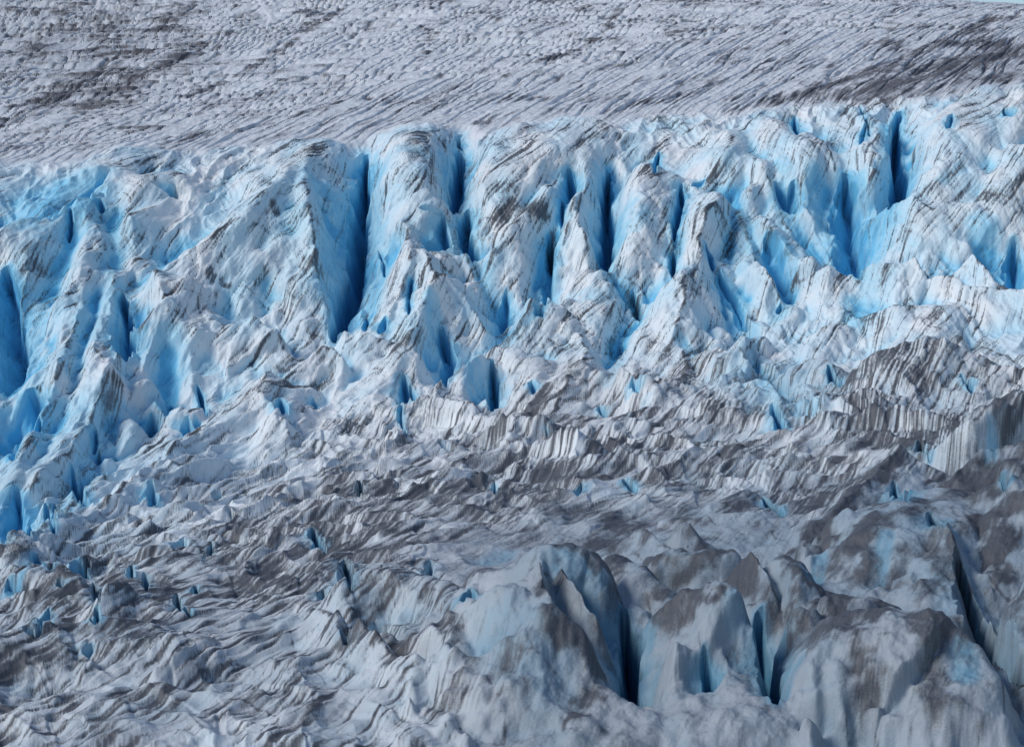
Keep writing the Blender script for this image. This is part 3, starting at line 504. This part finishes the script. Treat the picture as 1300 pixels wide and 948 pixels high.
sn_d = .22+.34*lowf+.32*sst(-.1, .7, blur(SN, 2, 2)*-1)+.30*sst(.88, 1, dn)*edge+.42*dwt*sst(.8, 1, dg)+.2*dwt*sst(.8, 1, dg2)+.45*(1-dwt)*sst(.8, 1, 1-np.abs(n2(Ug/38, Vg/5.6+tw+.12, 49)))+.2*n2(Ug/2, Vg/3, 78)+blobs(SZONES)+DP*.9
dirt_sn = sst(.05, 1.2, sn_d)*edge+(1-edge)*dirt_ice
DIRT = dirt_ice*(1-Lip)+dirt_sn*Lip
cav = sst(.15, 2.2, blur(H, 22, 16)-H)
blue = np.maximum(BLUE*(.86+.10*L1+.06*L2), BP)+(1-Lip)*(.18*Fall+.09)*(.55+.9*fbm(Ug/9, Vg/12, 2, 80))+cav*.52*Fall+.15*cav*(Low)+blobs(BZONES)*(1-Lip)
BLUEM = np.clip(blue, 0, 1)*(1-WH); DIRT = DIRT*(1-.9*WH)
DIRT = np.clip(DIRT*(1-.6*np.clip(BLUE*1.2, 0, 1))*(1-.6*np.clip(BP, 0, 1)), 0, 1)
SILT_SHADE = np.clip(.42*ForeR+(.12+.18*sst(300, 900, BPX))*Low+.42*Fore*Low+.25*n2(fol/12, alg/20, 95)*Low+.12*fbm(Ug/10, Vg/14, 2, 96)+blobs([(60,50,200,70,.4),(1250,90,160,40,.35)]), 0, 1)  # near, lower and corner ice: silt grey plus painted cloud shade and vignette
FINE = np.clip(.5+.22*L0*(1-.8*ForeR), 0, 1)
print('masks', round(time.time()-T0, 1))

# ------------------------------------------------------------------ meshes
Pf = P.reshape(-1, 3).astype(f32)
a = np.arange(NI*NJ).reshape(NI, NJ)
quads = np.stack([a[:-1, :-1], a[:-1, 1:], a[1:, 1:], a[1:, :-1]], -1).reshape(-1, 4)
qid = RID[:-1, :-1].copy()
# tidy region borders: majority filter keeps pieces whole
def tidy(q):
    out = q.copy()
    for key in range(len(KEYS)):
        m = (q == key)
        if not m.any(): continue
        s = blur(m.astype(f32), 3, 3)
        out[(s > .5)] = key
        if m.sum() > 400: out[m & (s < .3)] = -1
    return out
qid = tidy(qid)
Kq = Kn[:-1, :-1]; inside = (qid >= 0)
SNOW, ICEFALL, LOWER = -10, -11, -12
qid = np.where(inside, qid, np.where(Kq > 10.8, SNOW, np.where(Kq > 6.9, ICEFALL, LOWER))).ravel()
nrm = np.cross(np.gradient(P, axis=1), np.gradient(P, axis=0)); nrm /= np.linalg.norm(nrm, axis=-1, keepdims=True)+1e-9
nrm = nrm.reshape(-1, 3)
Db = np.repeat(Dv, NJ, 1).reshape(-1, 3)
def part_mask(a, lo):
    m = blur(a[:-1, :-1], 4, 4) > lo
    return (blur(m.astype(f32), 3, 3) > .5).ravel()
fq_blue = part_mask(np.maximum(BLUE, BP), .52); fq_silt = part_mask(DIRT, .60) & ~fq_blue
def islands(sel):
    out = []; left = set(sel.tolist()); W = NJ-1
    while left:
        a0 = left.pop(); comp = [a0]; stack = [a0]
        while stack:
            c = stack.pop()
            for n in (c-1, c+1, c-W, c+W):
                if n in left: left.discard(n); comp.append(n); stack.append(n)
        out.append(np.array(comp))
    return sorted(out, key=len, reverse=True)
ground = np.where(Kq > 10.8, SNOW, np.where(Kq > 6.9, ICEFALL, LOWER)).ravel()
for i in range(len(KEYS)):
    for c in islands(np.where(qid == i)[0])[1:]: qid[c] = ground[c]
PARTS = []
for i in range(len(KEYS)):
    for nm, mk in (('blue_ice_face', fq_blue), ('silt_cover', fq_silt)):
        n0 = (qid == i).sum()
        for c in islands(np.where((qid == i) & mk)[0])[:3]:
            if 350 < len(c) < .6*n0:
                old = qid[c]; qid[c] = -99; isl = islands(np.where(qid == i)[0])
                for e in isl[1:]: qid[e] = -99                    # slivers the part cuts off go with it
                c = np.where(qid == -99)[0]; pid = 1000+len(PARTS); PARTS.append((pid, i, nm)); qid[c] = pid
att = {'silt': DIRT.ravel(), 'blue_ice': BLUEM.ravel(), 'runnel': FINE.ravel(), 'silt_shade': SILT_SHADE.ravel()}
def build(name, ids, mat, skirt=0.0):
    q = quads[np.isin(qid, ids)]
    if len(q) == 0: print('no faces', name, OBJ[ids[0]]); return None
    used, inv = np.unique(q, return_inverse=True); q2 = inv.reshape(-1, 4); co = Pf[used]; n = len(used); src = used
    if skirt:
        e = np.concatenate([q2[:, [0, 1]], q2[:, [1, 2]], q2[:, [2, 3]], q2[:, [3, 0]]]).astype(np.int64)
        code = np.minimum(e[:, 0], e[:, 1])*n+np.maximum(e[:, 0], e[:, 1])
        _, first, cnt = np.unique(code, return_index=True, return_counts=True)
        be = e[first[cnt == 1]]; bv, binv = np.unique(be, return_inverse=True); be2 = binv.reshape(-1, 2)+n
        co = np.concatenate([co, co[bv]-skirt*Db[used[bv]]]); src = np.concatenate([used, used[bv]])
        q2 = np.concatenate([q2, np.stack([be[:, 1], be[:, 0], be2[:, 0], be2[:, 1]], -1)])
    me = bpy.data.meshes.new(name)
    me.vertices.add(len(co)); me.vertices.foreach_set('co', co.ravel().astype(f32))
    me.loops.add(q2.size); me.loops.foreach_set('vertex_index', q2.ravel().astype(np.int32))
    me.polygons.add(len(q2)); me.polygons.foreach_set('loop_start', np.arange(0, q2.size, 4, dtype=np.int32))
    me.update(calc_edges=True)
    me.polygons.foreach_set('use_smooth', np.ones(len(q2), bool))
    for nm, v in att.items():
        at = me.attributes.new(nm, 'FLOAT', 'POINT'); at.data.foreach_set('value', v[src].astype(f32))
    me.normals_split_custom_set_from_vertices(nrm[src])
    me.materials.append(mat)
    ob = bpy.data.objects.new(name, me); bpy.context.scene.collection.objects.link(ob)
    return ob

# ------------------------------------------------------------------ material
def ice_material(name, white, bluec, dirtc, bump, fine_scale):
    m = bpy.data.materials.new(name); m.use_nodes = True; nt = m.node_tree; N = nt.nodes; L = nt.links
    bs = N['Principled BSDF']
    def at(n):
        x = N.new('ShaderNodeAttribute'); x.attribute_name = n; return x.outputs['Fac']
    def math_(op, a, b, clamp=False):
        x = N.new('ShaderNodeMath'); x.operation = op; x.use_clamp = clamp
        for i, v in enumerate((a, b)):
            if isinstance(v, (int, float)): x.inputs[i].default_value = v
            else: L.new(v, x.inputs[i])
        return x.outputs[0]
    def noise(s, det=4, rough=.6):
        x = N.new('ShaderNodeTexNoise'); x.inputs['Scale'].default_value = s; x.inputs['Detail'].default_value = det; x.inputs['Roughness'].default_value = rough
        L.new(geo.outputs['Position'], x.inputs['Vector']); return x.outputs[0]
    def mix(f, a, b):
        x = N.new('ShaderNodeMix'); x.data_type = 'RGBA'
        L.new(f, x.inputs[0])
        for i, v in ((6, a), (7, b)):
            if isinstance(v, tuple): x.inputs[i].default_value = (*v, 1)
            else: L.new(v, x.inputs[i])
        return x.outputs[2]
    geo = N.new('ShaderNodeNewGeometry')
    silt, blue, runl = at('silt'), at('blue_ice'), at('runnel')
    n1 = noise(fine_scale, 5, .68); n2_ = noise(fine_scale*.18, 4, .6)
    grain = math_('SUBTRACT', n1, .5); mott = math_('SUBTRACT', n2_, .5)
    s = math_('ADD', silt, math_('MULTIPLY', grain, .75)); s = math_('ADD', s, math_('MULTIPLY', mott, .35))
    s = math_('ADD', s, math_('MULTIPLY', math_('SUBTRACT', .5, runl), .75))
    mr = N.new('ShaderNodeMapRange'); mr.interpolation_type = 'SMOOTHSTEP'; mr.inputs['From Min'].default_value = .04; mr.inputs['From Max'].default_value = 1.05; mr.inputs['To Max'].default_value = .93
    L.new(s, mr.inputs['Value'])
    b2 = math_('ADD', blue, math_('MULTIPLY', mott, .30), True)
    cr = N.new('ShaderNodeValToRGB'); L.new(b2, cr.inputs[0]); el = cr.color_ramp.elements
    el[0].position = 0; el[0].color = (*white, 1); el[1].position = 1; el[1].color = (*bluec[2], 1)
    e = el.new(.3); e.color = (*bluec[0], 1); e = el.new(.65); e.color = (*bluec[1], 1)
    d = mix(math_('ADD', n2_, 0), dirtc[0], dirtc[1])
    silt_shade = N.new('ShaderNodeMix'); silt_shade.data_type = 'RGBA'; silt_shade.blend_type = 'MULTIPLY'; L.new(at('silt_shade'), silt_shade.inputs[0]); L.new(cr.outputs[0], silt_shade.inputs[6]); silt_shade.inputs[7].default_value = (.42, .45, .49, 1)  # multiplies silt grey and painted shade into the ice colour
    col = mix(mr.outputs[0], silt_shade.outputs[2], d)
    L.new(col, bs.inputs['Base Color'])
    bs.inputs['Roughness'].default_value = .55; bs.inputs['Specular IOR Level'].default_value = .3
    hgt = math_('ADD', math_('MULTIPLY', n1, .10), math_('MULTIPLY', n2_, .22))
    bp = N.new('ShaderNodeBump'); bp.inputs['Strength'].default_value = bump; bp.inputs['Distance'].default_value = 1.0
    L.new(hgt, bp.inputs['Height']); L.new(bp.outputs[0], bs.inputs['Normal'])
    return m
BL = ((.58, .76, .86), (.37, .68, .85), (.14, .50, .76))
MICE = ice_material('weathered_glacier_ice', (.78, .82, .85), BL, ((.033, .036, .047), (.083, .088, .106)), .6, 3.2)
MSN = ice_material('snowfield_ice', (.71, .74, .78), BL, ((.058, .054, .062), (.115, .107, .116)), .6, 2.2)

def st(o, label=None, cat=None, group=None, kind=None):
    if o is None: return
    for k, v in (('label', label), ('category', cat), ('group', group), ('kind', kind)):
        if v: o[k] = v
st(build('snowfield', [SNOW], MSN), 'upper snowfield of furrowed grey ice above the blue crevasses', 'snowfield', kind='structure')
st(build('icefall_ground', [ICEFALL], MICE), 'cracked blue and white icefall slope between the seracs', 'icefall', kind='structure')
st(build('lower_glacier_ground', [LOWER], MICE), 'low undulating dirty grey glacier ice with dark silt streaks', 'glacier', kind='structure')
for i, key in enumerate(KEYS):
    nm, lab, cat, grp = OBJ[key]
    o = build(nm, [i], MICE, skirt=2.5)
    st(o, lab, cat, grp)
    for pid, oi, pn in PARTS:
        if oi == i and o is not None:
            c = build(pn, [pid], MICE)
            if c is not None: c.parent = o
print('meshes', round(time.time()-T0, 1))

# ------------------------------------------------------------------ camera, light, sky
sc = bpy.context.scene
cam = bpy.data.cameras.new('camera'); co = bpy.data.objects.new('camera', cam); sc.collection.objects.link(co)
cam.sensor_fit = 'HORIZONTAL'; cam.angle_x = 2*math.atan(650/F); cam.clip_start = 1; cam.clip_end = 20000
co.rotation_euler = (math.radians(90)+PITCH, 0, 0); sc.camera = co
SUN = np.array([-.66, -.30, .62]); SUN /= np.linalg.norm(SUN)
el = math.asin(SUN[2]); az = math.atan2(SUN[0], SUN[1])
w = bpy.data.worlds.new('World'); sc.world = w; w.use_nodes = True
bg = w.node_tree.nodes['Background']; sky = w.node_tree.nodes.new('ShaderNodeTexSky'); sky.sky_type = 'NISHITA'; sky.sun_disc = False
sky.sun_elevation = el; sky.sun_rotation = az; sky.air_density = 1.0; sky.dust_density = .3; sky.ozone_density = 2.5; sky.altitude = 800
w.node_tree.links.new(sky.outputs[0], bg.inputs[0]); bg.inputs[1].default_value = .10
sl_ = bpy.data.lights.new('sun', 'SUN'); sl_.energy = 2.25; sl_.angle = math.radians(19); sl_.color = (1, .95, .885)
so = bpy.data.objects.new('sun', sl_); sc.collection.objects.link(so)
from mathutils import Vector
so.rotation_euler = Vector((-SUN[0], -SUN[1], -SUN[2])).to_track_quat('-Z', 'Y').to_euler()
sc.view_settings.view_transform = 'Standard'; sc.view_settings.look = 'None'; sc.view_settings.exposure = 0.05; sc.view_settings.gamma = 1
sc.cycles.max_bounces = 6; sc.cycles.diffuse_bounces = 4; sc.cycles.use_denoising = True
print('done', round(time.time()-T0, 1))
